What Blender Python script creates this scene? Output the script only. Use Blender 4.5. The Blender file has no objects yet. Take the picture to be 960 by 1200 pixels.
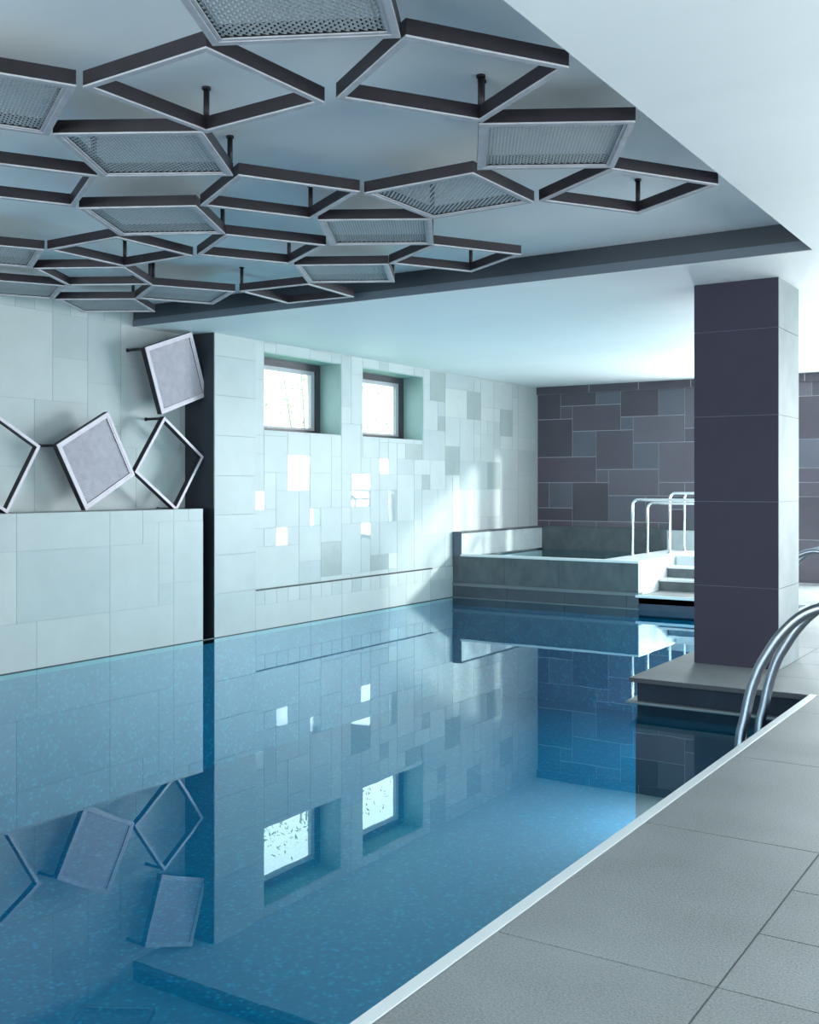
import bpy, math, random
from mathutils import Matrix, Vector
R = math.radians
random.seed(7)
sc = bpy.context.scene
COL = sc.collection

# ------------------------------------------------------------------ camera
EYE = 1.55                       # eye height over the deck (deck top = 0)
cam_d = bpy.data.cameras.new('camera'); cam = bpy.data.objects.new('camera', cam_d); COL.objects.link(cam)
cam.location = (0, 0, EYE)
cam.rotation_euler = (R(90), 0, 0.572697)
cam_d.sensor_fit = 'VERTICAL'; cam_d.sensor_height = 24.0
cam_d.lens = 24.0 * 1260.4 / 1200
cam_d.shift_y = -(600 - 567.7) / 1200
cam_d.clip_start = 0.05
sc.camera = cam

# ------------------------------------------------------------------ world, lights, exposure
sc.view_settings.view_transform = 'Standard'; sc.view_settings.look = 'None'
sc.view_settings.exposure = 0.0; sc.view_settings.gamma = 1.0
sc.view_settings.use_curve_mapping = False
sc.cycles.max_bounces = 12; sc.cycles.diffuse_bounces = 6; sc.cycles.glossy_bounces = 5
sc.cycles.transparent_max_bounces = 24
sc.cycles.caustics_reflective = False; sc.cycles.caustics_refractive = False
sc.cycles.sample_clamp_indirect = 6.0

w = bpy.data.worlds.new('sky'); sc.world = w; w.use_nodes = True
bg = w.node_tree.nodes['Background']; bg.inputs[0].default_value = (0.86, 0.96, 1.0, 1); bg.inputs[1].default_value = 4.5

def area(name, loc, rot, sx, sy, power, col=(0.86, 0.96, 1.0)):
    l = bpy.data.lights.new(name, 'AREA'); l.shape = 'RECTANGLE'; l.size = sx; l.size_y = sy
    l.energy = power; l.color = col
    o = bpy.data.objects.new(name, l); COL.objects.link(o); o.location = loc; o.rotation_euler = rot
    return o
DAY = (0.88, 0.965, 1.0)
# skylight entering by the glazed openings (end wall, behind the column, right wall, wall behind the viewer)
area('daylight_end', (-0.45, 17.30, 1.62), (R(-90), 0, 0), 6.0, 2.9, 800, DAY)
area('daylight_doorway', (-4.85, 17.36, 1.65), (R(-90), 0, 0), 0.9, 2.2, 95, DAY)
area('daylight_right', (4.30, 6.5, 1.75), (R(90), 0, R(90)), 13.0, 2.3, 690, DAY)
area('daylight_back', (-4.0, -3.85, 1.75), (R(90), 0, 0), 8.0, 2.4, 500, DAY)

sun_d = bpy.data.lights.new('sun', 'SUN'); sun_d.energy = 6.0; sun_d.angle = R(3.0); sun_d.color = (1.0, 0.98, 0.94)
sun = bpy.data.objects.new('sun', sun_d); COL.objects.link(sun)
sun.rotation_euler = Vector((2.28, 1.0, 0.5)).to_track_quat('Z', 'Y').to_euler()
# underwater lamps added to brighten pool and ceiling (fixtures built with the basin)
ADDED_LAMPS = [(-1.84, 1.0, 3, 'nearest the viewer'), (-1.84, 5.6, 10, 'under the near ladder'), (-3.18, 9.6, 50, 'beneath the column'), (-3.18, 12.6, 90, 'nearest the raised tub')]
for (lx, ly, lp, _) in ADDED_LAMPS: area('added_fill', (lx - 0.03, ly, -0.85), (R(90), 0, R(90)), 0.3, 0.3, lp, (0.80, 0.95, 1.0))

# ------------------------------------------------------------------ materials
def mat(name, col, rough=0.5, metal=0.0, noise=0.0, nscale=3.0, bump=0.0, bscale=60.0, spec=0.5, stretch=None):
    m = bpy.data.materials.new(name); m.use_nodes = True; nt = m.node_tree; b = nt.nodes['Principled BSDF']
    b.inputs['Base Color'].default_value = (*col, 1); b.inputs['Roughness'].default_value = rough
    b.inputs['Metallic'].default_value = metal; b.inputs['Specular IOR Level'].default_value = spec
    tc = nt.nodes.new('ShaderNodeTexCoord'); src = tc.outputs['Object']
    if stretch:
        mp = nt.nodes.new('ShaderNodeMapping'); mp.inputs['Scale'].default_value = stretch
        nt.links.new(src, mp.inputs['Vector']); src = mp.outputs['Vector']
    if noise > 0:
        n = nt.nodes.new('ShaderNodeTexNoise'); n.inputs['Scale'].default_value = nscale
        n.inputs['Detail'].default_value = 6; n.inputs['Roughness'].default_value = 0.62
        nt.links.new(src, n.inputs['Vector'])
        r = nt.nodes.new('ShaderNodeMapRange'); r.inputs['From Min'].default_value = 0.3; r.inputs['From Max'].default_value = 0.7
        r.inputs['To Min'].default_value = 1 - noise; r.inputs['To Max'].default_value = 1 + noise
        nt.links.new(n.outputs['Fac'], r.inputs['Value'])
        mx = nt.nodes.new('ShaderNodeVectorMath'); mx.operation = 'SCALE'; mx.inputs[0].default_value = col
        nt.links.new(r.outputs[0], mx.inputs['Scale']); nt.links.new(mx.outputs[0], b.inputs['Base Color'])
    if bump > 0:
        n2 = nt.nodes.new('ShaderNodeTexNoise'); n2.inputs['Scale'].default_value = bscale; n2.inputs['Detail'].default_value = 4
        nt.links.new(src, n2.inputs['Vector'])
        bp = nt.nodes.new('ShaderNodeBump'); bp.inputs['Strength'].default_value = bump; bp.inputs['Distance'].default_value = 0.01
        nt.links.new(n2.outputs['Fac'], bp.inputs['Height']); nt.links.new(bp.outputs[0], b.inputs['Normal'])
    return m

M = {}
M['ceil'] = mat('painted plaster', (0.82, 0.86, 0.865), 0.6, noise=0.04, nscale=0.6, stretch=(0.3, 1, 1))
M['fascia'] = mat('slate blue fascia and curb shade', (0.085, 0.11, 0.14), 0.5)
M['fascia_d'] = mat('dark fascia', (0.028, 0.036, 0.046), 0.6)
M['lt_a'] = mat('pale tile', (0.40, 0.44, 0.445), 0.42, noise=0.05, nscale=2.5)
M['lt_b'] = mat('pale tile cool', (0.365, 0.41, 0.42), 0.38, noise=0.06, nscale=2.5)
M['lt_c'] = mat('pale tile warm', (0.43, 0.465, 0.465), 0.45, noise=0.05, nscale=2.5)
M['lt_d'] = mat('grey green tile', (0.29, 0.335, 0.335), 0.30, noise=0.08, nscale=2.5)
M['lt_p'] = mat('polished pale tile', (0.37, 0.42, 0.43), 0.03, noise=0.05, nscale=2.5, bump=0.10, bscale=2.2, spec=1.0)
M['lt_g'] = mat('pale grout', (0.34, 0.375, 0.38), 0.7)
M['dk_a'] = mat('plum slate tile', (0.080, 0.069, 0.092), 0.42, noise=0.10, nscale=2.0)
M['dk_b'] = mat('dark plum tile', (0.060, 0.053, 0.070), 0.40, noise=0.10, nscale=2.0)
M['dk_c'] = mat('blue grey tile', (0.095, 0.100, 0.130), 0.38, noise=0.10, nscale=2.0)
M['dk_d'] = mat('violet grey tile', (0.105, 0.094, 0.120), 0.42, noise=0.10, nscale=2.0)
M['dk_g'] = mat('light grout', (0.42, 0.42, 0.48), 0.7)
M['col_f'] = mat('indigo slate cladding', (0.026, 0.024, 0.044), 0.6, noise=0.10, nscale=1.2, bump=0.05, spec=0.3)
M['col_s'] = mat('slate cladding lit side', (0.24, 0.28, 0.29), 0.6, noise=0.16, nscale=2.0, spec=0.15)  # paler than the front: window light put into the side colour
M['col_g'] = mat('slate joint', (0.13, 0.14, 0.18), 0.7)
M['gap'] = mat('dark lining and gap shade', (0.018, 0.024, 0.032), 0.5)
M['deck_g'] = mat('deck joint', (0.09, 0.10, 0.105), 0.8)
M['edge'] = mat('white pool edging', (0.55, 0.59, 0.60), 0.4)
M['stone'] = mat('grey stone cladding', (0.070, 0.090, 0.100), 0.38, noise=0.32, nscale=5, stretch=(1, 1, 0.6))
M['stone_l'] = mat('pale stone', (0.44, 0.50, 0.52), 0.4, noise=0.12, nscale=5)
M['coping'] = mat('pale stone coping', (0.62, 0.68, 0.70), 0.35, noise=0.05, nscale=4)
M['pool_dk'] = mat('dark pool edge tile', (0.055, 0.07, 0.085), 0.15, noise=0.12, nscale=4)
M['navy'] = mat('navy waterline tile', (0.030, 0.045, 0.075), 0.25, noise=0.1, nscale=4)
M['slate'] = mat('blue black slate', (0.016, 0.026, 0.042), 0.7, noise=0.15, nscale=4, spec=0.15)
M['edge_d'] = mat('grey rim stone', (0.14, 0.165, 0.18), 0.4)
M['steel'] = mat('brushed stainless steel', (0.27, 0.29, 0.33), 0.28, metal=1.0)
M['steel_w'] = mat('polished steel', (0.88, 0.90, 0.92), 0.25, metal=1.0)
M['bronze'] = mat('dark bronze', (0.013, 0.010, 0.014), 0.5, metal=0.2, noise=0.35, nscale=6, stretch=(1, 1, 0.3))
M['lip'] = mat('lit silver metal', (0.44, 0.44, 0.47), 0.5, metal=0.35, noise=0.15, nscale=9)  # paler than the bar sides: light from below put into the colour
M['weave'] = mat('woven metal mesh', (0.40, 0.43, 0.44), 0.42, metal=0.3, noise=0.1, nscale=8)
M['weave_w'] = mat('silver pink woven mesh', (0.49, 0.44, 0.49), 0.55, metal=0.25, noise=0.12, nscale=12)
M['lip_w'] = mat('silver pink metal', (0.54, 0.48, 0.53), 0.5, metal=0.2, noise=0.08, nscale=9)
M['winframe'] = mat('dark window frame', (0.05, 0.047, 0.055), 0.35)
M['sash'] = mat('grey window sash', (0.42, 0.42, 0.45), 0.4)
M['reveal'] = mat('green grey stone reveal', (0.27, 0.40, 0.39), 0.5, noise=0.08, nscale=3)
M['leaf'] = mat('pale green leaf', (0.34, 0.52, 0.30), 0.6)
M['bark'] = mat('branch bark', (0.34, 0.36, 0.28), 0.8)

def deck_mat():
    m = mat('flamed granite paving', (0.195, 0.210, 0.212), 0.55, bump=0.18, bscale=110, spec=0.3)
    nt = m.node_tree; b = nt.nodes['Principled BSDF']; tc = nt.nodes['Texture Coordinate']
    n1 = nt.nodes.new('ShaderNodeTexNoise'); n1.inputs['Scale'].default_value = 130; n1.inputs['Detail'].default_value = 2
    n2 = nt.nodes.new('ShaderNodeTexNoise'); n2.inputs['Scale'].default_value = 1.1; n2.inputs['Detail'].default_value = 5
    for n in (n1, n2): nt.links.new(tc.outputs['Object'], n.inputs['Vector'])
    a = nt.nodes.new('ShaderNodeMath'); a.operation = 'MULTIPLY_ADD'; a.inputs[1].default_value = 1.3; a.inputs[2].default_value = -0.05
    nt.links.new(n1.outputs['Fac'], a.inputs[0])
    c = nt.nodes.new('ShaderNodeMath'); c.operation = 'MULTIPLY_ADD'; c.inputs[1].default_value = 0.8
    nt.links.new(n2.outputs['Fac'], c.inputs[0]); nt.links.new(a.outputs[0], c.inputs[2])
    v = nt.nodes.new('ShaderNodeVectorMath'); v.operation = 'SCALE'; v.inputs[0].default_value = (0.195, 0.210, 0.212)
    nt.links.new(c.outputs[0], v.inputs['Scale']); nt.links.new(v.outputs[0], b.inputs['Base Color'])
    return m
M['deck'] = deck_mat()

def mosaic():
    m = bpy.data.materials.new('blue glass mosaic'); m.use_nodes = True; nt = m.node_tree; b = nt.nodes['Principled BSDF']
    b.inputs['Roughness'].default_value = 0.4
    tc = nt.nodes.new('ShaderNodeTexCoord')
    mp = nt.nodes.new('ShaderNodeVectorMath'); mp.operation = 'SCALE'; mp.inputs['Scale'].default_value = 1 / 0.025
    nt.links.new(tc.outputs['Object'], mp.inputs[0])
    fl = nt.nodes.new('ShaderNodeVectorMath'); fl.operation = 'FLOOR'; nt.links.new(mp.outputs[0], fl.inputs[0])
    wn = nt.nodes.new('ShaderNodeTexWhiteNoise'); wn.noise_dimensions = '3D'; nt.links.new(fl.outputs[0], wn.inputs['Vector'])
    r = nt.nodes.new('ShaderNodeValToRGB'); e = r.color_ramp.elements
    e[0].position = 0.0; e[0].color = (0.0, 0.105, 0.215, 1)
    e[1].position = 1.0; e[1].color = (0.003, 0.29, 0.44, 1)  # brightest cells also paint caustic speckle into the tiles
    k = r.color_ramp.elements.new(0.85); k.color = (0.0003, 0.15, 0.28, 1)
    nt.links.new(wn.outputs['Value'], r.inputs[0]); nt.links.new(r.outputs[0], b.inputs['Base Color'])
    return m
M['mosaic'] = mosaic()

def schlick(nt, f0, power=5.0, normal=None):
    ge = nt.nodes.new('ShaderNodeNewGeometry'); d = nt.nodes.new('ShaderNodeVectorMath'); d.operation = 'DOT_PRODUCT'
    nt.links.new(ge.outputs['Incoming'], d.inputs[0]); nt.links.new(normal or ge.outputs['Normal'], d.inputs[1])
    def mth(op, a, b=None):
        n = nt.nodes.new('ShaderNodeMath'); n.operation = op
        for i, q in enumerate((a, b)):
            if q is None: continue
            if isinstance(q, (int, float)): n.inputs[i].default_value = q
            else: nt.links.new(q, n.inputs[i])
        return n.outputs[0]
    c = mth('SUBTRACT', 1.0, mth('ABSOLUTE', d.outputs['Value']))
    return mth('ADD', mth('MULTIPLY', mth('POWER', c, power), 1 - f0), f0)

def water():
    m = bpy.data.materials.new('clear still water'); m.use_nodes = True; nt = m.node_tree
    nt.nodes.remove(nt.nodes['Principled BSDF']); out = nt.nodes['Material Output']
    tr = nt.nodes.new('ShaderNodeBsdfTransparent'); tr.inputs[0].default_value = (0.25, 0.84, 0.93, 1)
    gl = nt.nodes.new('ShaderNodeBsdfGlossy'); gl.inputs['Roughness'].default_value = 0.0; gl.inputs['Color'].default_value = (0.78, 0.94, 1, 1)
    n = nt.nodes.new('ShaderNodeTexNoise'); n.inputs['Scale'].default_value = 2.6; n.inputs['Detail'].default_value = 1
    tc = nt.nodes.new('ShaderNodeTexCoord'); nt.links.new(tc.outputs['Object'], n.inputs['Vector'])
    bp = nt.nodes.new('ShaderNodeBump'); bp.inputs['Strength'].default_value = 0.022; bp.inputs['Distance'].default_value = 0.01
    nt.links.new(n.outputs['Fac'], bp.inputs['Height'])
    nt.links.new(bp.outputs[0], gl.inputs['Normal'])
    mx = nt.nodes.new('ShaderNodeMixShader')
    nt.links.new(schlick(nt, 0.06, 4.4), mx.inputs[0]); nt.links.new(tr.outputs[0], mx.inputs[1]); nt.links.new(gl.outputs[0], mx.inputs[2])
    nt.links.new(mx.outputs[0], out.inputs['Surface'])
    return m
M['water'] = water()

def glass():
    m = bpy.data.materials.new('window glass'); m.use_nodes = True; nt = m.node_tree
    nt.nodes.remove(nt.nodes['Principled BSDF']); out = nt.nodes['Material Output']
    tr = nt.nodes.new('ShaderNodeBsdfTransparent'); tr.inputs[0].default_value = (0.93, 0.98, 0.97, 1)
    gl = nt.nodes.new('ShaderNodeBsdfGlossy'); gl.inputs['Roughness'].default_value = 0.0
    mx = nt.nodes.new('ShaderNodeMixShader')
    nt.links.new(schlick(nt, 0.045), mx.inputs[0]); nt.links.new(tr.outputs[0], mx.inputs[1]); nt.links.new(gl.outputs[0], mx.inputs[2])
    nt.links.new(mx.outputs[0], out.inputs['Surface'])
    return m
M['glass'] = glass()

# ------------------------------------------------------------------ mesh helpers
class MB:
    def __init__(s): s.v = []; s.f = []; s.m = []; s.mats = []; s.sm = []
    def mi(s, m):
        if m not in s.mats: s.mats.append(m)
        return s.mats.index(m)
    def face(s, pts, m, smooth=False):
        i = len(s.v); s.v += [tuple(p) for p in pts]; s.f.append(list(range(i, i + len(pts)))); s.m.append(s.mi(m)); s.sm.append(smooth)
    def box(s, x0, x1, y0, y1, z0, z1, m, ms=None, skip=''):
        """ms: {'x+': material, ...} for single faces"""
        ms = ms or {}
        i = len(s.v)
        s.v += [(x0, y0, z0), (x1, y0, z0), (x1, y1, z0), (x0, y1, z0), (x0, y0, z1), (x1, y0, z1), (x1, y1, z1), (x0, y1, z1)]
        for k, q in (('z-', (0, 3, 2, 1)), ('z+', (4, 5, 6, 7)), ('y-', (0, 1, 5, 4)), ('x+', (1, 2, 6, 5)), ('y+', (2, 3, 7, 6)), ('x-', (3, 0, 4, 7))):
            if k in skip.split(): continue
            s.f.append([i + a for a in q]); s.m.append(s.mi(ms.get(k, m))); s.sm.append(False)
        return s
    def tube(s, pts, r, m, n=12, r2=None):
        pts = [Vector(p) for p in pts]; rings = []
        up = Vector((0, 1, 0)) if abs((pts[1] - pts[0]).normalized().y) < 0.9 else Vector((1, 0, 0))
        for k, p in enumerate(pts):
            t = (pts[min(k + 1, len(pts) - 1)] - pts[max(k - 1, 0)]).normalized()
            a = (up - t * up.dot(t)).normalized(); b = t.cross(a)
            i = len(s.v)
            for j in range(n):
                th = 2 * math.pi * j / n; s.v.append(tuple(p + a * (r * math.cos(th)) + b * ((r2 or r) * math.sin(th))))
            rings.append(i)
        for k in range(len(rings) - 1):
            for j in range(n):
                s.f.append([rings[k] + j, rings[k] + (j + 1) % n, rings[k + 1] + (j + 1) % n, rings[k + 1] + j]); s.m.append(s.mi(m)); s.sm.append(True)
        s.f.append([rings[0] + j for j in range(n)][::-1]); s.m.append(s.mi(m)); s.sm.append(False)
        s.f.append([rings[-1] + j for j in range(n)]); s.m.append(s.mi(m)); s.sm.append(False)
        return s
    def build(s, name, parent=None, bevel=0):
        me = bpy.data.meshes.new(name); me.from_pydata(s.v, [], s.f)
        for m in s.mats: me.materials.append(m)
        me.polygons.foreach_set('material_index', s.m); me.polygons.foreach_set('use_smooth', s.sm); me.update()
        o = bpy.data.objects.new(name, me); COL.objects.link(o)
        if parent: o.parent = parent
        if bevel:
            b = o.modifiers.new('bevel', 'BEVEL'); b.width = bevel; b.segments = 2; b.limit_method = 'ANGLE'; b.harden_normals = False
        return o
def struct(o): o['kind'] = 'structure'; return o
def tag(o, label, cat, group=None):
    o['label'] = label; o['category'] = cat
    if group: o['group'] = group
    return o
def empty(name, loc=(0, 0, 0)):
    o = bpy.data.objects.new(name, None); COL.objects.link(o); o.location = loc; o.empty_display_size = 0.1; return o

# ------------------------------------------------------------------ key dimensions (metres, deck = 0)
XW = -8.50      # left wall plane
XR = -8.95      # recessed left wall behind the wall art
WZ = -0.20      # water level
YE = 17.42      # end wall
XE = -1.82      # pool edge of the right deck
PX, PY = -3.20, 8.22     # peninsula corner
TY = 14.42      # front of the raised tub
TX = -5.47      # right side of the raised tub
CL = 3.28       # low ceiling
CH = 3.50       # recessed ceiling
PB = -1.65      # pool bottom
XRW = 4.5; YB = -4.0
U = 0.224       # tile module

# ------------------------------------------------------------------ tiling
SIZES = [(4, 2, 4), (3, 3, 4), (3, 2, 3), (2, 2, 4), (2, 3, 3), (1, 1, 2), (2, 1, 2), (1, 2, 1), (4, 3, 2)]
def tiling(ncol, nrow, preset=(), seed=1, sizes=SIZES):
    """rectangles (c, r, w, h, key) covering an ncol x nrow grid; preset ones come first"""
    rnd = random.Random(seed); occ = [[False] * ncol for _ in range(nrow)]; out = []
    def free(c, r, w_, h_):
        return 0 <= c and 0 <= r and c + w_ <= ncol and r + h_ <= nrow and not any(occ[j][i] for j in range(r, r + h_) for i in range(c, c + w_))
    def put(c, r, w_, h_, key):
        for j in range(r, r + h_):
            for i in range(c, c + w_): occ[j][i] = True
        out.append((c, r, w_, h_, key))
    for c, r, w_, h_, key in preset:
        w_ = min(w_, ncol - c); h_ = min(h_, nrow - r)
        if w_ > 0 and h_ > 0 and free(c, r, w_, h_): put(c, r, w_, h_, key)
    for r in range(nrow):
        for c in range(ncol):
            if occ[r][c]: continue
            opts = [(a, b) for a, b, k in sizes for _ in range(k)]; rnd.shuffle(opts)
            for a, b in opts + [(1, 1)]:
                if free(c, r, a, b): put(c, r, a, b, None); break
    return out
def clip(rect, holes, bounds):
    a0, a1, b0, b1 = rect; a0 = max(a0, bounds[0]); a1 = min(a1, bounds[1]); b0 = max(b0, bounds[2]); b1 = min(b1, bounds[3])
    if a1 - a0 < 0.012 or b1 - b0 < 0.012: return []
    rs = [(a0, a1, b0, b1)]
    for h in holes:
        nr = []
        for (p, q, s_, t) in rs:
            if h[0] >= q or h[1] <= p or h[2] >= t or h[3] <= s_: nr.append((p, q, s_, t)); continue
            if h[0] > p: nr.append((p, h[0], s_, t))
            if h[1] < q: nr.append((h[1], q, s_, t))
            m0, m1 = max(p, h[0]), min(q, h[1])
            if h[2] > s_: nr.append((m0, m1, s_, h[2]))
            if h[3] < t: nr.append((m0, m1, h[3], t))
        rs = nr
    return [r for r in rs if r[1] - r[0] > 0.012 and r[3] - r[2] > 0.012]
def tile_wall(mb, axis, plane, a_org, b_org, unit, tiles, bounds, holes, pick, gap=0.006, th=0.006, tilt=0.0, seed=3):
    """axis 'x+': tiles face +X (a = Y, b = Z); 'y-': tiles face -Y (a = X, b = Z)"""
    rnd = random.Random(seed)
    for (c, r, w_, h_, key) in tiles:
        m = pick(key, rnd)
        ta, tb = rnd.uniform(-tilt, tilt), rnd.uniform(-tilt, tilt)
        if key == 'p': ta, tb = rnd.uniform(-0.006, 0.006), rnd.uniform(-0.006, 0.006)
        rect = (a_org + c * unit, a_org + (c + w_) * unit, b_org + r * unit, b_org + (r + h_) * unit)
        ca, cb = (rect[0] + rect[1]) / 2, (rect[2] + rect[3]) / 2
        for (a0, a1, b0, b1) in clip(rect, holes, bounds):
            a0 += gap / 2; a1 -= gap / 2; b0 += gap / 2; b1 -= gap / 2
            pts = []
            for (a, b) in ((a0, b0), (a1, b0), (a1, b1), (a0, b1)):
                d = th + (a - ca) * ta + (b - cb) * tb
                pts.append(((plane + d, a, b), (plane, a, b)) if axis == 'x+' else ((a, plane - d, b), (a, plane, b)))
            top = [p[0] for p in pts]; bot = [p[1] for p in pts]
            mb.face(top, m)
            for k in range(4): mb.face([bot[k], bot[(k + 1) % 4], top[(k + 1) % 4], top[k]], m)
LIGHT = [M['lt_a']] * 5 + [M['lt_b']] * 3 + [M['lt_c']] * 4
def pick_light(key, rnd):
    if key == 'p': return M['lt_p']
    if key == 'd': return M['lt_d']
    return rnd.choice(LIGHT)
DARK = [M['dk_a']] * 4 + [M['dk_b']] * 3 + [M['dk_c']] * 3 + [M['dk_d']] * 3
def pick_dark(key, rnd):
    return {'a': M['dk_a'], 'b': M['dk_b'], 'c': M['dk_c'], 'd': M['dk_d']}.get(key) or rnd.choice(DARK)

# ------------------------------------------------------------------ left wall
W1 = (9.95, 11.52, 2.195, 3.155); W2 = (12.01, 13.57, 2.195, 3.155)
holes = [W1, W2]
mb = MB()
g = M['lt_g']
# part beyond the pier, with the two window openings
def wall_with_holes(mb, x0, x1, a0, a1, b0, b1, hs, m):
    for (p, q, s_, t) in clip((a0, a1, b0, b1), hs, (a0, a1, b0, b1)): mb.box(x0, x1, p, q, s_, t, m)
wall_with_holes(mb, XW - 0.46, XW - 0.012, 9.79, YE, 0.28, CL, holes, g)
mb.box(XW - 0.46, XW, 9.79, YE, PB, 0.28, g)
ay = 9.73; az = -0.08 + EYE - U * 8         # grid origin; row 0 bottom
def pre(y0, y1, z0, z1, key):              # measured tiles, snapped to the module
    c = round((y0 - ay) / U); r = round((z0 + EYE - az) / U)
    return (c, r, max(1, round((y1 - y0) / U)), max(1, round((z1 - z0) / U)), key)
P = [(10.4, 10.86, -0.08, 0.37, 'p'), (11.67, 12.01, -0.29, 0.16, 'p'), (12.46, 12.68, 0.15, 0.39, 'p'), (12.68, 12.83, -0.51, -0.08, 'p'),
     (11.99, 12.23, -0.74, -0.52, 'p'), (10.84, 11.02, -0.51, -0.3, 'p'), (10.28, 10.4, -0.8, -0.53, 'p'), (9.77, 9.91, -0.3, -0.08, 'p'),
     (14.79, 15.23, 1.06, 1.5, 'd'), (14.08, 14.31, 0.86, 1.05, 'd'), (14.29, 14.76, 0.18, 0.6, 'd'), (15.46, 15.9, -0.06, 0.37, 'd'),
     (13.59, 13.83, -0.05, 0.16, 'd'), (15.93, 16.36, 0.85, 1.27, 'd'), (13.66, 14.11, 1.29, 1.68, 'd'), (11.07, 11.54, -1.21, -0.82, 'd'),
     (12.23, 12.7, -1.26, -0.96, 'd'), (13.12, 13.59, 0.39, 0.65, 'd')]
ncol = int((YE - ay) / U) + 1; nrow = int((CL - az) / U) + 1
tl = tiling(ncol, nrow, [pre(*p) for p in P], seed=12)
tile_wall(mb, 'x+', XW - 0.012, ay, az, U, tl, (9.79, YE, 0.295, CL), holes, pick_light, gap=0.005)
# plinth band under the groove
tile_wall(mb, 'x+', XW, ay, WZ - 0.15, U, tiling(ncol, 3, seed=5, sizes=[(4, 2, 3), (3, 2, 2), (5, 2, 2), (2, 2, 1)]), (9.79, TY, WZ - 0.1, 0.275), [], pick_light, gap=0.005, th=0.004)
# pier
mb.box(XR - 0.3, XW, 9.08, 9.79, PB, CL, g, ms={'y-': M['gap']})
rows = [-0.25, 0.30, 0.74, 1.20, 1.65, 2.11, 2.57, 3.02, CL]
for a, b in zip(rows, rows[1:]):
    mb.box(XW, XW + 0.006, 9.083, 9.787, a + 0.003, b - 0.003, random.choice([M['lt_a'], M['lt_b']]))
# lower wall with the ledge under the art, and the recessed wall above it
LEDGE = EYE - 0.272
mb.box(XR - 0.3, XW, YB, 8.90, PB, LEDGE, g, ms={'z+': M['lt_b'], 'y+': M['gap']})
t2 = tiling(int((8.9 - YB) / U) + 2, 9, seed=21, sizes=[(4, 3, 4), (3, 3, 3), (3, 4, 2), (5, 3, 2), (2, 3, 2), (2, 2, 1), (1, 2, 1), (1, 1, 1)])
tile_wall(mb, 'x+', XW, YB - 0.1, -0.42, U, t2, (YB, 8.897, WZ - 0.1, LEDGE), [], lambda k, r: r.choice([M['lt_a'], M['lt_a'], M['lt_b'], M['lt_c']]), gap=0.004, th=0.005)
mb.box(XR - 0.3, XR, YB, 9.08, LEDGE, CH, g)
t3 = tiling(int((9.08 - YB) / U) + 2, 10, seed=33, sizes=[(5, 3, 3), (3, 3, 3), (4, 4, 2), (3, 2, 2), (2, 3, 1), (2, 2, 1)])
tile_wall(mb, 'x+', XR, YB, LEDGE, U, t3, (YB, 9.08, LEDGE, CH), [], lambda k, r: r.choice([M['lt_a'], M['lt_a'], M['lt_b'], M['lt_c']]), gap=0.004, th=0.005)
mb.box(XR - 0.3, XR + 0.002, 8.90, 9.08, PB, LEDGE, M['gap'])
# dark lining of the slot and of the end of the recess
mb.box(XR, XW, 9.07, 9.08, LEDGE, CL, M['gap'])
struct(mb.build('wall_left'))
mb = MB(); mb.box(XW - 0.012, XW + 0.004, 9.79, TY - 0.6, 0.275, 0.292, M['gap']); struct(mb.build('trim_1'))  # dark strip stands in for the shade of a shadow gap
mb = MB(); mb.box(XW + 0.001, XW + 0.012, YB, TY, WZ - 0.004, WZ + 0.008, M['gap']); struct(mb.build('trim_2'))

# windows
for k, (a0, a1, b0, b1) in enumerate((W1, W2)):
    xg = XW - 0.40
    mb = MB()
    for (p, q, s_, t) in ((a0, a0 + 0.10, b0, b1), (a1 - 0.10, a1, b0, b1), (a0 + 0.10, a1 - 0.10, b0, b0 + 0.07), (a0 + 0.10, a1 - 0.10, b1 - 0.10, b1)):
        mb.box(xg - 0.06, xg + 0.05, p, q, s_, t, M['winframe'])
    fr = struct(mb.build('window_%d' % (k + 1)))
    mb = MB(); c0, c1, d0, d1 = a0 + 0.10, a1 - 0.10, b0 + 0.07, b1 - 0.10
    for (p, q, s_, t) in ((c0, c0 + 0.05, d0, d1), (c1 - 0.075, c1, d0, d1), (c0 + 0.05, c1 - 0.075, d0, d0 + 0.03), (c0 + 0.05, c1 - 0.075, d1 - 0.05, d1)):
        mb.box(xg - 0.03, xg + 0.02, p, q, s_, t, M['sash'])
    mb.build('sash', fr)
    mb = MB(); mb.box(xg - 0.008, xg - 0.002, c0 + 0.05, c1 - 0.075, d0 + 0.03, d1 - 0.05, M['glass']); mb.build('pane', fr)
    mb = MB(); e = 0.012
    x0, x1 = xg + 0.05, XW - 0.013
    mb.box(x0, x1, a1 - e, a1, b0, b1, M['reveal']); mb.box(x0, x1, a0, a0 + e, b0, b1, M['reveal'])
    mb.box(x0, x1, a0 + e, a1 - e, b1 - e, b1, M['reveal']); mb.box(x0, x1, a0 + e, a1 - e, b0, b0 + e, M['lt_c'])
    mb.box(x0, x1, a1 - e - 0.003, a1 - e, b0 + 0.60, b0 + 0.606, M['lt_g'])
    mb.build('reveal', fr)

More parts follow.
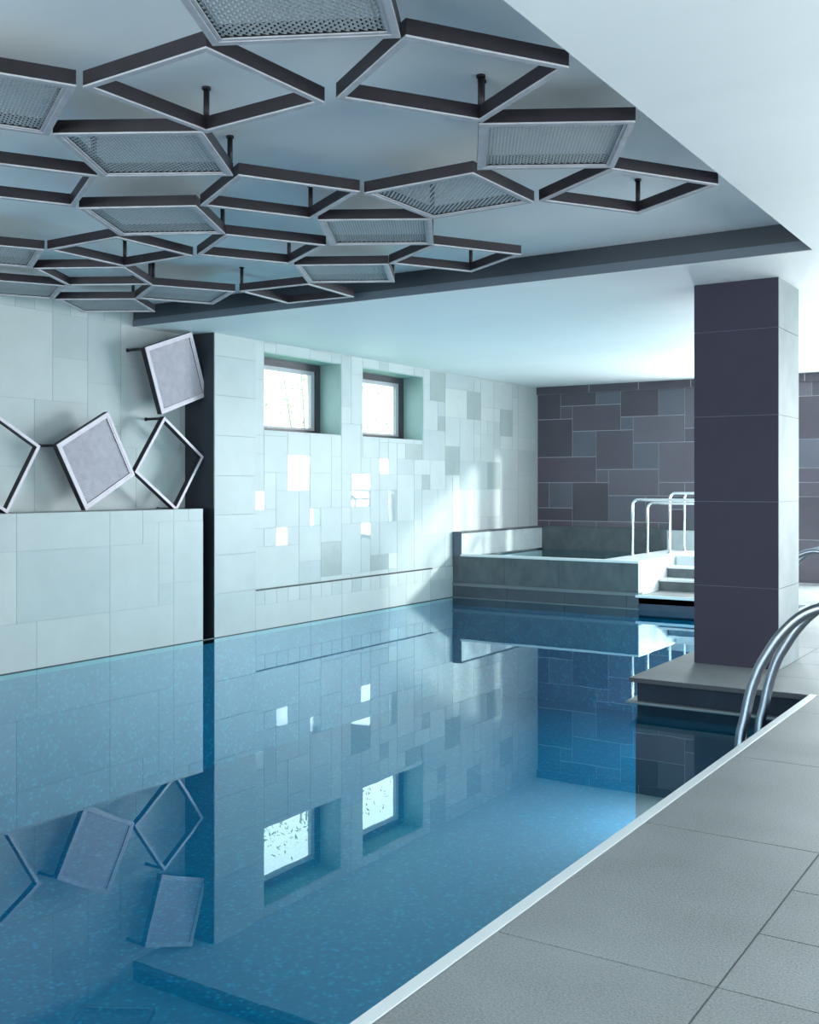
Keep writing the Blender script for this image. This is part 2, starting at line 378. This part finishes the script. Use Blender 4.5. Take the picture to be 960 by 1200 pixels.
# ------------------------------------------------------------------ end wall (dark tiles), its glazing
DOOR = (-5.35, -4.32, 0.47, 2.85)
GLZ = (-3.55, 2.8, 0.10, 3.10)
mb = MB()
for (p, q, s_, t) in clip((XW, XRW, 0, CL), [DOOR, GLZ], (XW, XRW, -0.3, CL)): mb.box(XR - 0.3 if p == XW else p, q, YE, YE + 0.25, s_, t, M['dk_g'])
pr = [(0, 0, 2, 2, 'b'), (2, 0, 3, 1, 'b'), (2, 1, 1, 1, 'a'), (5, 0, 2, 1, 'c'), (7, 0, 3, 2, 'b'), (10, 0, 2, 2, 'c'), (12, 0, 1, 3, 'd'),
      (3, 1, 4, 2, 'a'), (7, 2, 1, 1, 'c'), (8, 2, 4, 2, 'd'), (0, 2, 3, 3, 'b'), (3, 3, 2, 2, 'c'), (5, 3, 3, 3, 'a'), (8, 4, 2, 2, 'c'), (10, 4, 3, 3, 'd'),
      (0, 5, 5, 2, 'a'), (5, 6, 1, 1, 'd'), (6, 6, 4, 2, 'd'), (1, 7, 2, 2, 'c'), (3, 7, 3, 3, 'b'), (6, 8, 3, 2, 'c'), (0, 7, 1, 2, 'a'), (0, 9, 3, 1, 'b'), (9, 8, 2, 2, 'd')]
NR = 14; ztop = EYE + 1.600; nc = int((XRW - XW) / U) + 1
pre2 = [(c, NR - r - h_, w_, h_, k) for (c, r, w_, h_, k) in pr]
te = tiling(nc, NR, pre2, seed=9)
tile_wall(mb, 'y-', YE, XW, ztop - NR * U, U, te, (XW, XRW, 0.0, ztop), [DOOR, GLZ], pick_dark, gap=0.011, th=0.008)
mb.box(XW - 0.0, XRW, YE - 0.05, YE, ztop, CL, M['dk_b'])
x = XW + 1.0
while x < XRW:
    mb.box(x, x + 0.01, YE - 0.053, YE - 0.05, ztop, CL, M['dk_g']); x += 0.9
struct(mb.build('wall_end'))
def glazing(name, axis, plane, a0, a1, b0, b1, nm, t=0.06):
    fr = MB(); pn = MB()
    def bx(mbb, p, q, s_, u, d0, d1, m):
        if axis == 'y': mbb.box(p, q, plane + d0, plane + d1, s_, u, m)
        else: mbb.box(plane + d0, plane + d1, p, q, s_, u, m)
    for (p, q, s_, u) in ((a0, a0 + t, b0, b1), (a1 - t, a1, b0, b1), (a0 + t, a1 - t, b0, b0 + t), (a0 + t, a1 - t, b1 - t, b1)): bx(fr, p, q, s_, u, -0.04, 0.04, M['winframe'])
    for i in range(1, nm):
        c = a0 + (a1 - a0) * i / nm; bx(fr, c - 0.03, c + 0.03, b0 + t, b1 - t, -0.04, 0.04, M['winframe'])
    o = struct(fr.build(name)); bx(pn, a0 + t, a1 - t, b0 + t, b1 - t, -0.004, 0.004, M['glass']); pn.build('pane', o)
    return o
glazing('door_1', 'y', YE + 0.12, *DOOR, 1)
glazing('window_3', 'y', YE + 0.12, *GLZ, 5)

# ------------------------------------------------------------------ right wall and back wall (behind the viewer)
mb = MB()
RG = (0.0, 13.0, 0.6, 2.95)
for (p, q, s_, t) in clip((YB, YE, 0, CL), [RG], (YB, YE, 0, CL)): mb.box(XRW, XRW + 0.25, p, q, s_, t, M['lt_b'])
struct(mb.build('wall_right')); glazing('window_4', 'x', XRW + 0.12, *RG, 8)
mb = MB(); mb.box(7.0, 7.3, -6, 18.0, -0.3, 4.6, M['lt_b']); mb.box(XRW + 0.25, 7.0, -6, 22.5, -0.3, -0.1, M['lt_b']); struct(mb.build('sun_block_wall'))  # unseen outside wall with ground slab, added to keep sun off the deck
mb = MB(); BG = (-8.0, 0.0, 0.5, 3.0)
for (p, q, s_, t) in clip((XR - 0.3, XRW, 0, CH), [BG], (XR - 0.3, XRW, 0, CH)): mb.box(p, q, YB - 0.25, YB, s_, t, M['lt_b'])
mb.box(XR, XE, YB - 0.25, YB, PB, 0, M['lt_b'])
struct(mb.build('wall_back')); glazing('window_5', 'y', YB - 0.12, *BG, 5)

# ------------------------------------------------------------------ ceiling: low parts, recess over the pool
CX, CY = -1.80, 8.29
mb = MB()
mb.box(CX, XRW + 0.25, YB - 0.25, YE + 0.25, CL, CL + 0.5, M['ceil'])
mb.box(XR - 0.3, CX, CY, YE + 0.25, CL, CL + 0.5, M['ceil'])
mb.box(XR - 0.3, CX, YB - 0.25, CY, CH, CH + 0.28, M['ceil'])
struct(mb.build('ceiling'))
mb = MB()
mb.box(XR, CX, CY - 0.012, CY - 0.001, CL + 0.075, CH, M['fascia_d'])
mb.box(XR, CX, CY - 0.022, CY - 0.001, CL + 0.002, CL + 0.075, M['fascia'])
struct(mb.build('trim_3'))

# ------------------------------------------------------------------ column
mb = MB()
cx0, cx1, cy0, cy1 = -2.985, -2.27, 9.195, 9.90
mb.box(cx0 + 0.006, cx1 - 0.006, cy0 + 0.006, cy1 - 0.006, 0, CL, M['col_g'])
zz = [0.0, EYE - 0.872, EYE - 0.146, EYE + 0.583, EYE + 1.312, CL]
for a, b in zip(zz, zz[1:]):
    if b - a < 0.02: continue
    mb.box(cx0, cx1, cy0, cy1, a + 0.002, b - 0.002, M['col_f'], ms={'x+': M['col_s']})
struct(mb.build('column'))

# ------------------------------------------------------------------ deck (floor)
mb = MB()
J = M['deck_g']
mb.box(XE + 0.054, XRW, YB, PY, -0.12, -0.004, J)
mb.box(PX + 0.06, XRW, PY + 0.06, TY, -0.12, -0.004, J)
mb.box(TX, XRW, TY, YE, -0.12, -0.004, J)
def deck_tile(x0, x1, y0, y1):
    g_ = 0.0035
    mb.box(x0 + g_, x1 - g_, y0 + g_, y1 - g_, -0.02, 0.0, M['deck'], skip='z-')
xs0 = XE + 0.054
for a, b in ((YB, -2.45), (-2.45, -1.02), (-1.02, 0.42), (0.42, 1.86), (1.86, 3.30), (3.30, 4.735), (4.735, 6.17), (6.17, 7.60), (7.60, PY)): deck_tile(xs0, -1.0, a, b)
def rowfill(x0, x1, ya, yb, l, off):
    y = ya
    b = ya + off
    while y < yb - 1e-4:
        b = min(b, yb)
        if b - y > 0.02: deck_tile(x0, x1, y, b)
        y = b; b = y + l
x = -1.0; k = 0
while x < XRW:
    x1 = min(x + 0.72, XRW); rowfill(x, x1, YB, YE, 0.4733, 3.30 + 4 - 0.4733 * 15 if k % 2 == 0 else 0.05); x = x1; k += 1
rowfill(PX + 0.03, -2.27, PY + 0.03, TY, 1.435, 0.95)
rowfill(-2.27, -1.0, PY, YE, 0.72, 0.72)
rowfill(TX + 0.02, PX + 0.03, TY, YE, 0.72, 0.72); rowfill(PX + 0.03, -2.27, TY, YE, 0.72, 0.5)
struct(mb.build('floor'))
# white edging strip of the near deck
mb = MB(); mb.box(XE, XE + 0.052, YB, PY + 0.06, -0.035, 0.002, M['edge'])
mb.box(XE + 0.004, XE + 0.052, YB, PY + 0.05, -0.12, -0.035, M['navy']); struct(mb.build('trim_4', bevel=0.003))
# peninsula coping: thin dark-edged stone slab
mb = MB()
mb.box(PX, XE, PY, PY + 0.03, -0.035, 0.0, M['deck'], ms={'y-': M['fascia_d']})
mb.box(PX, PX + 0.03, PY + 0.03, TY, -0.035, 0.0, M['deck'], ms={'x-': M['fascia_d']})
mb.box(TX - 0.04, PX, TY - 0.03, TY, -0.035, 0.0, M['coping'])
struct(mb.build('trim_5'))
# ledge strip just above the water
mb = MB()
mb.box(PX - 0.03, XE, PY - 0.0, PY + 0.06, WZ - 0.01, WZ + 0.010, M['edge_d'], ms={'z+': M['edge_d']})
mb.box(PX - 0.03, PX + 0.06, PY + 0.06, TY, WZ - 0.01, WZ + 0.010, M['edge'])
struct(mb.build('trim_6'))

# ------------------------------------------------------------------ pool basin
mb = MB(); B = M['mosaic']
mb.box(XR - 0.3, XRW, YB - 0.25, YE, PB - 0.2, PB, B)
mb.box(XE + 0.004, XE + 0.3, YB, PY + 0.05, PB, -0.12, M['navy'])           # under the near deck
mb.box(PX + 0.05, XE + 0.3, PY + 0.05, PY + 0.3, PB, -0.004, M['slate'])
mb.box(PX + 0.05, PX + 0.3, PY + 0.3, TY, PB, -0.004, M['navy'])
mb.box(XW, PX + 0.3, TY, TY + 0.3, PB, -0.036, M['navy'])
# blue mosaic lining below the water
e = 0.01
mb.box(XW, XW + e, YB, TY, PB, WZ - 0.05, B)
mb.box(XE - e + 0.004, XE + 0.004, YB, PY + 0.05, PB, WZ - 0.12, B)
mb.box(PX + 0.05 - e, XE, PY + 0.05 - e, PY + 0.05, PB, WZ - 0.10, M['navy'])
mb.box(PX + 0.05 - e, PX + 0.05, PY + 0.05, TY, PB, WZ - 0.12, B)
mb.box(XW + e, PX + 0.05, TY - e, TY, PB, WZ - 0.12, B)
mb.box(XW, XE, YB, YB + e, PB, WZ - 0.1, B)
struct(mb.build('pool_basin'))
mb = MB()
mb.face([(XW + 0.001, YB, WZ), (XE + 0.004, YB, WZ), (XE + 0.004, PY + 0.05, WZ), (XW + 0.001, PY + 0.05, WZ)], M['water'])
mb.face([(XW + 0.001, PY + 0.05, WZ), (PX + 0.05, PY + 0.05, WZ), (PX + 0.05, TY, WZ), (XW + 0.001, TY, WZ)], M['water'])
for (lx, ly, _, lb) in ADDED_LAMPS:
    t = empty('added_lamp', (lx, ly, -0.85)); tag(t, 'added round underwater fill lamp in the pool wall, the one ' + lb, 'lamp', 'added underwater fill lamps along the pool wall')
    m_ = MB(); m_.tube([(0.03, 0, 0), (-0.012, 0, 0)], 0.19, M['steel'], 24); m_.build('added_lamp_ring', t)
    m_ = MB(); m_.tube([(-0.012, 0, 0), (-0.02, 0, 0)], 0.155, M['edge'], 24); m_.build('lens', t)
wo = mb.build('pool_water'); tag(wo, 'still deep blue water filling the long indoor swimming pool', 'water'); wo['kind'] = 'stuff'

# ------------------------------------------------------------------ raised tub
tub = empty('raised_tub', ((XW + TX) / 2, TY, 0)); tag(tub, 'raised grey stone whirlpool tub in the far corner with pale rim and back curb', 'hot tub')
def part(mbb, name, parent, bevel=0):
    o = mbb.build(name, None, bevel); o.parent = parent; o.matrix_parent_inverse = Matrix.Translation(-Vector(parent.location)); return o
RIM = 0.47
mb = MB(); mb.box(XW + 0.012, TX - 0.012, TY, TY + 0.14, 0.03, RIM - 0.03, M['stone'])
for xx in (-6.7, -7.6): mb.box(xx, xx + 0.006, TY - 0.002, TY, 0.03, RIM - 0.03, M['pool_dk'])
part(mb, 'front_wall', tub)
mb = MB(); mb.box(XW + 0.012, TX + 0.0, TY - 0.02, TY + 0.13, -0.02, 0.028, M['edge_d']); part(mb, 'base_ledge', tub)
mb = MB()
xx = XW + 0.012
for nx in (-7.55, -6.60, -5.65, TX):
    mb.box(xx + 0.004, nx - 0.004, TY - 0.006, TY + 0.13, WZ + 0.012, -0.022, M['pool_dk']); xx = nx
mb.box(XW + 0.012, TX, TY - 0.001, TY + 0.12, WZ - 0.02, -0.022, M['gap']); part(mb, 'waterline_tiles', tub)
mb = MB(); mb.box(XW + 0.012, TX, TY - 0.025, TY + 0.1, WZ - 0.01, WZ + 0.010, M['edge_d']); part(mb, 'waterline_ledge', tub)
mb = MB(); mb.box(-6.04, TX - 0.0, TY + 0.14, YE - 0.1, -0.02, RIM - 0.035, M['stone_l'], ms={'x+': M['coping']}); mb.box(TX - 0.012, TX, TY + 0.001, TY + 0.14, 0.03, RIM - 0.03, M['coping']); part(mb, 'side_wall', tub)  # right face coloured paler to carry the sunlight on it
mb = MB(); mb.box(-8.35, TX + 0.005, TY - 0.02, TY + 0.16, RIM - 0.03, RIM, M['coping']); mb.box(-6.06, TX + 0.005, TY + 0.16, YE - 0.05, RIM - 0.034, RIM, M['coping']); part(mb, 'rim', tub)
mb = MB()
mb.box(XW + 0.012, -8.34, TY, YE - 0.04, RIM - 0.035, 0.79, M['stone_l'], ms={'y-': M['fascia']})  # shaded end face dark, sunlit side pale: light put into the colours
mb.box(-8.34, -6.06, YE - 0.16, YE - 0.012, 0.1, 0.79, M['stone'])
mb.box(XW + 0.012, -8.33, TY - 0.01, YE - 0.04, 0.79, 0.815, M['stone'])
mb.box(-8.33, -6.06, YE - 0.17, YE - 0.012, 0.79, 0.815, M['stone'])
mb.box(-6.06, TX - 0.02, YE - 0.16, YE - 0.012, RIM, 0.79, M['stone_l'])
part(mb, 'back_curb', tub)
mb = MB(); mb.box(-8.35, -6.04, TY + 0.14, YE - 0.16, 0.0, 0.03, M['navy']); part(mb, 'basin', tub)
mb = MB(); mb.face([(-8.34, TY + 0.14, 0.41), (-6.04, TY + 0.14, 0.41), (-6.04, YE - 0.16, 0.41), (-8.34, YE - 0.16, 0.41)], M['water'])
tw = mb.build('tub_water'); tag(tw, 'dark still water inside the raised stone tub', 'water'); tw['kind'] = 'stuff'

st = empty('stone_steps', (-4.7, 15.2, 0)); tag(st, 'pale stone steps beside the raised tub, climbing to its rim', 'steps')
for k, (y0, z1) in enumerate(((15.2, 0.165), (15.56, 0.33), (15.93, 0.47))):
    mb = MB(); y1 = YE - 0.1
    mb.box(TX + 0.012, -4.25, y0 + 0.02, y1 if k == 2 else (15.58 if k == 0 else 15.95), 0.0, z1 - 0.03, M['coping'] if k == 2 else M['stone'])
    mb.box(TX + 0.012, -4.25, y0, y1 if k == 2 else (15.58 if k == 0 else 15.95), z1 - 0.03, z1, M['coping'])
    part(mb, 'step', st)

# ------------------------------------------------------------------ handrails on the tub
def arc(p, c0, c1, n=6):
    return [tuple(Vector(p) + Vector(c0) * math.cos(t) + Vector(c1) * math.sin(t)) for t in [math.pi / 2 * i / n for i in range(n + 1)]]
def handrail(label, x, y, length, top, zend):
    t = empty('handrail', (x, y, RIM)); tag(t, label, 'handrail', 'handrails of the raised tub')
    r = 0.09; L = length
    pts = [(0, 0, 0)] + arc((r, 0, top - r), (-r, 0, 0), (0, 0, r)) + [(L - r, 0, top)] + arc((L - r, 0, top - r), (0, 0, r), (r, 0, 0))[1:] + [(L, 0, zend - RIM)]
    mb = MB(); mb.tube(pts, 0.021, M['steel_w']); mb.build('rail', t)
    for xx_, zz_ in ((0, 0), (L, zend - RIM)):
        mb = MB(); mb.tube([(xx_, 0, zz_), (xx_, 0, zz_ + 0.012)], 0.045, M['steel_w'], 16); mb.build('base_plate', t)
    return t
handrail('steel handrail on the tub rim farthest left and nearest the pool', -5.965, 15.46, 1.35, 0.85, 0.165)
handrail('lower steel handrail whose post stands second from the left on the tub rim', -5.98, 16.14, 1.35, 0.79, RIM)
handrail('taller steel handrail with rounded corner just left of the column', -5.69, 16.33, 1.15, 0.945, RIM)
handrail('rearmost steel handrail, its post right beside the dark column edge', -5.70, 17.06, 1.15, 0.945, RIM)

# ------------------------------------------------------------------ pool ladders
def ladder(label, x, y0, y1, zt=0.78):
    t = empty('pool_ladder', (x, y0, 0)); tag(t, label, 'pool ladder', 'steel pool ladders')
    pr = [(-0.195, -1.0), (-0.20, -0.5), (-0.195, -0.15), (-0.165, 0.0), (-0.125, 0.19), (-0.075, 0.335), (-0.028, 0.425), (0.053, 0.555), (0.146, 0.663), (0.235, 0.73), (0.33, 0.768), (0.42, 0.775), (0.51, 0.745), (0.585, 0.66), (0.625, 0.53), (0.64, 0.35), (0.64, 0.0)]
    # smooth the profile
    def cr(p0, p1, p2, p3, u): return tuple(0.5 * (2 * b + (c - a) * u + (2 * a - 5 * b + 4 * c - d) * u * u + (3 * b - a - 3 * c + d) * u ** 3) for a, b, c, d in zip(p0, p1, p2, p3))
    q = []
    for i in range(len(pr) - 1):
        for u in (0, 0.25, 0.5, 0.75): q.append(cr(pr[max(i - 1, 0)], pr[i], pr[i + 1], pr[min(i + 2, len(pr) - 1)], u))
    q.append(pr[-1])
    for k, yy in enumerate((0, y1 - y0)):
        mb = MB(); mb.tube([(a, yy, b) for a, b in q], 0.024, M['steel'], 14, r2=0.035); mb.build('rail', t)
        mb = MB(); mb.tube([(0.64, yy, 0.0), (0.64, yy, 0.014)], 0.055, M['steel'], 18); mb.build('base_flange', t)
    for zz_ in (-0.42, -0.70, -0.96):
        mb = MB(); mb.box(-0.24, -0.16, 0.02, y1 - y0 - 0.02, zz_, zz_ + 0.025, M['steel']); mb.build('tread', t)
    return t
ladder('steel ladder with two curved rails at the near deck edge', XE, 7.154, 7.64)
ladder('far steel ladder with curved rails half hidden behind the column', PX, 13.0, 13.48)

# ------------------------------------------------------------------ square frames of the ceiling and wall sculptures
S = 0.747; BW = 0.030; BH = 0.072
def bar_mesh(k, lip):
    """mitred bar along side k of the square, lip (visible face) at z = 0"""
    mb = MB(); h = S / 2; i = h - BW; l = 0.008
    o = [(-h, -h), (h, -h)]; n = [(i, -i), (-i, -i)]
    c, s_ = math.cos(k * math.pi / 2), math.sin(k * math.pi / 2)
    rot = lambda p, z: (p[0] * c - p[1] * s_, p[0] * s_ + p[1] * c, z)
    P_ = o + n
    for z0, z1, m in ((0, l, lip), (l, BH, M['bronze'])):
        bot = [rot(p, z0) for p in P_]; top = [rot(p, z1) for p in P_]
        mb.face(bot[::-1], lip if z0 == 0 else m); mb.face(top, m)
        for a in range(4): mb.face([bot[a], bot[(a + 1) % 4], top[(a + 1) % 4], top[a]], m)
    return mb
def weave_mesh(m, lip, pitch, ww):
    mb = MB(); h = S / 2 - BW; nb = 0.012
    i = h - 0.018
    # inner flat border
    for (x0, x1, y0, y1) in ((-h, h, -h, -i), (-h, h, i, h), (-h, -i, -i, i), (i, h, -i, i)): mb.box(x0, x1, y0, y1, 0.004, 0.010, lip)
    n = int(2 * i / pitch); p = 2 * i / n; amp = 0.003
    for k in range(n):
        c = -i + p * (k + 0.5)
        for d in (0, 1):
            prev = None
            for j in range(n + 1):
                t = -i + p * j; z = 0.018 + (amp if (j + k + d) % 2 else -amp)
                cur = (t, z)
                if prev:
                    (t0, z0), (t1, z1) = prev, cur
                    if d == 0: mb.face([(t0, c - ww / 2, z0), (t0, c + ww / 2, z0), (t1, c + ww / 2, z1), (t1, c - ww / 2, z1)], m)
                    else: mb.face([(c - ww / 2, t0, z0), (c - ww / 2, t1, z1), (c + ww / 2, t1, z1), (c + ww / 2, t0, z0)], m)
                prev = cur
    return mb
proto = {}
def frame_parts(kind):
    if kind not in proto:
        lip = M['lip_w'] if kind == 'wall' else M['lip']
        bars = [bar_mesh(k, lip).build('frame_bar') for k in range(4)]
        wv = weave_mesh(M['weave_w'] if kind == 'wall' else M['weave'], lip, 0.0175 if kind == 'ceil' else 0.016, 0.0118 if kind == 'ceil' else 0.0122).build('woven_mesh')
        mb = MB(); L = CH - (CL + BH) if kind == 'ceil' else 0.30 - BH
        mb.tube([(0, 0, BH - 0.02), (0, 0, BH + L - 0.006)], 0.015, M['bronze'], 10); mb.tube([(0, 0, BH + L - 0.012), (0, 0, BH + L)], 0.022, M['bronze'], 14)
        rod = mb.build('hanging_rod' if kind == 'ceil' else 'wall_bracket')
        proto[kind] = (bars, wv, rod)
        for o in bars + [wv, rod]: COL.objects.unlink(o)
    return proto[kind]
def add(o, parent, loc=(0, 0, 0)):
    c = o.copy(); c.parent = parent; c.location = loc; COL.objects.link(c); return c
def frame(kind, name, label, group, mw, panel, rods):
    t = empty(name); t.matrix_world = mw; tag(t, label, 'metal sculpture', group)
    bars, wv, rod = frame_parts(kind)
    for b in bars: add(b, t)
    if panel: add(wv, t)
    k = S / 2 - BW / 2
    for (sx, sy) in rods: add(rod, t, (sx * k, sy * k, 0))
    return t
#        centre x, y, angle, panel, rods (local corners), label
CF = [(-2.451, 2.983, 27, 1, [(1, -1), (-1, -1)], 'nearest mesh-filled square metal frame, cut by the top edge of the photo'),
      (-3.352, 3.53, -1.6, 0, [(-1, 1)], 'open square metal frame hanging in front of the nearest mesh panel, left of it'),
      (-2.379, 3.997, -32.2, 0, [(-1, 1)], 'open square metal frame at top right with its tip touching the ceiling edge'),
      (-4.263, 3.007, -29.9, 1, [(-1, -1)], 'mesh-filled square frame cut by the left photo edge, near the top'),
      (-4.233, 4.024, 30.6, 1, [(1, 1)], 'mesh-filled square frame between two open ones, upper left of the ceiling cluster'),
      (-2.385, 5.039, 29.9, 1, [(-1, -1)], 'mesh-filled square frame farthest right of all the ceiling panels'),
      (-2.383, 6.073, -32, 0, [(-1, 1)], 'open square metal frame at the far right tip of the ceiling cluster'),
      (-3.315, 5.6, -0.8, 1, [(-1, 1)], 'mesh-filled square frame in the middle, its right side catching a pale glint'),
      (-4.207, 5.052, -29.8, 0, [(-1, 1)], 'open square metal frame right of centre left, sharing a corner with the glinting mesh panel'),
      (-5.25, 5.053, 28.6, 1, [(1, 1)], 'mesh-filled square frame directly below the upper left mesh panel'),
      (-5.242, 6.089, -30.6, 0, [(-1, 1)], 'open square metal frame between the two pale strips, center of the ceiling cluster'),
      (-4.195, 6.112, 30.7, 1, [(1, 1)], 'pale mesh-filled square frame below the glinting center panel'),
      (-4.196, 7.137, -30.4, 0, [(-1, 1)], 'open square metal frame nearest the dark ceiling band, at its middle'),
      (-5.237, 7.163, 29.7, 1, [(1, 1)], 'small pale mesh-filled frame hanging lowest at center, against the dark band'),
      (-6.176, 5.595, -0.4, 0, [(-1, 1)], 'open square metal frame left of center with a pinkish left bar'),
      (-7.073, 6.122, 29.6, 0, [(1, 1)], 'open square metal frame with pinkish right bar over the left tiled wall'),
      (-8.12, 7.177, 31.3, 1, [(1, -1)], 'thin mesh-filled frame farthest down left, against the tiled wall top'),
      (-7.073, 7.159, -31.7, 1, [(1, -1)], 'mesh-filled frame overlapping the left end of the dark ceiling band'),
      (-6.166, 7.681, 4.1, 0, [(-1, -1)], 'open square metal frame with pinkish bars at the left of the dark ceiling band'),
      (-5.26, 3.995, -30.7, 0, [(1, 1)], 'open square metal frame cut by the left photo edge, below the upper mesh panel'),
      (-7.083, 5.088, -31.1, 1, [(-1, 1)], 'mesh-filled frame at the left photo edge, halfway down the cluster'),
      (-8.122, 6.138, -31.2, 1, [(-1, 1)], 'lowest mesh-filled frame at the left photo edge, just above the tiles')]
for (x_, y_, a_, pn_, rd_, lb_) in CF:
    frame('ceil', 'square_frame', lb_, 'square metal frames hung under the ceiling', Matrix.Translation((x_, y_, CL)) @ Matrix.Rotation(R(a_), 4, 'Z'), pn_, rd_)
WF = [((7.52, 0.245), 29, 1, [(-1, -1), (1, 1)], 'silver pink mesh-filled square leaning on the wall ledge, left of the open diamond'),
      ((8.55, 0.225), -35, 0, [(1, 1), (-1, -1)], 'open square wall frame standing on a corner, below the top mesh square'),
      ((8.65, 1.245), 19.5, 1, [(1, 1), (-1, -1)], 'topmost silver pink mesh square on the wall, by the dark slot'),
      ((6.31, 0.235), -30, 0, [(-1, -1), (1, 1)], 'open wall frame cut by the left photo edge, resting on the ledge')]
for ((y_, z_), a_, pn_, rd_, lb_) in WF:
    c_, s__ = math.cos(R(a_)), math.sin(R(a_))
    X = Vector((0, c_, s__)); Z = Vector((-1, 0, 0)); Y = Z.cross(X)
    m = Matrix(((X.x, Y.x, Z.x, -8.65), (X.y, Y.y, Z.y, y_), (X.z, Y.z, Z.z, z_ + EYE), (0, 0, 0, 1)))
    frame('wall', 'square_frame', lb_, 'square metal frames mounted on the left wall', m, pn_, rd_)

# ------------------------------------------------------------------ foliage outside the small windows
for k, (yy, lb) in enumerate(((11.9, 'pale bush seen through the nearer small window'), (14.6, 'pale bush seen through the farther small window'))):
    rnd = random.Random(40 + k); t = empty('bush', (-11.2, yy, 1.0)); tag(t, lb, 'bush', 'bushes outside the small windows')
    mb = MB()
    for _ in range(1500):
        p = Vector((rnd.gauss(0, 0.35), rnd.uniform(-1.2, 1.4), rnd.uniform(0.2, 2.9))); d = Vector((rnd.uniform(-1, 1), rnd.uniform(-1, 1), rnd.uniform(-1, 1))).normalized(); n_ = d.orthogonal().normalized()
        l_ = rnd.uniform(0.02, 0.05)
        mb.face([p, p + d * l_ + n_ * l_ * 0.35, p + d * l_ * 2, p + d * l_ - n_ * l_ * 0.35], M['leaf'])
    mb.build('foliage', t)
    mb = MB()
    for _ in range(9):
        y0_ = rnd.uniform(-1, 1.2); mb.tube([(rnd.uniform(-.1, .1), y0_ * 0.4, 0), (rnd.uniform(-.2, .2), y0_, 2.6)], 0.015, M['bark'], 6)
    mb.build('branches', t)
mb = MB(); mb.box(-14, XR - 0.31, 9.0, 18, 0.7, 1.0, M['leaf']); struct(mb.build('ground'))
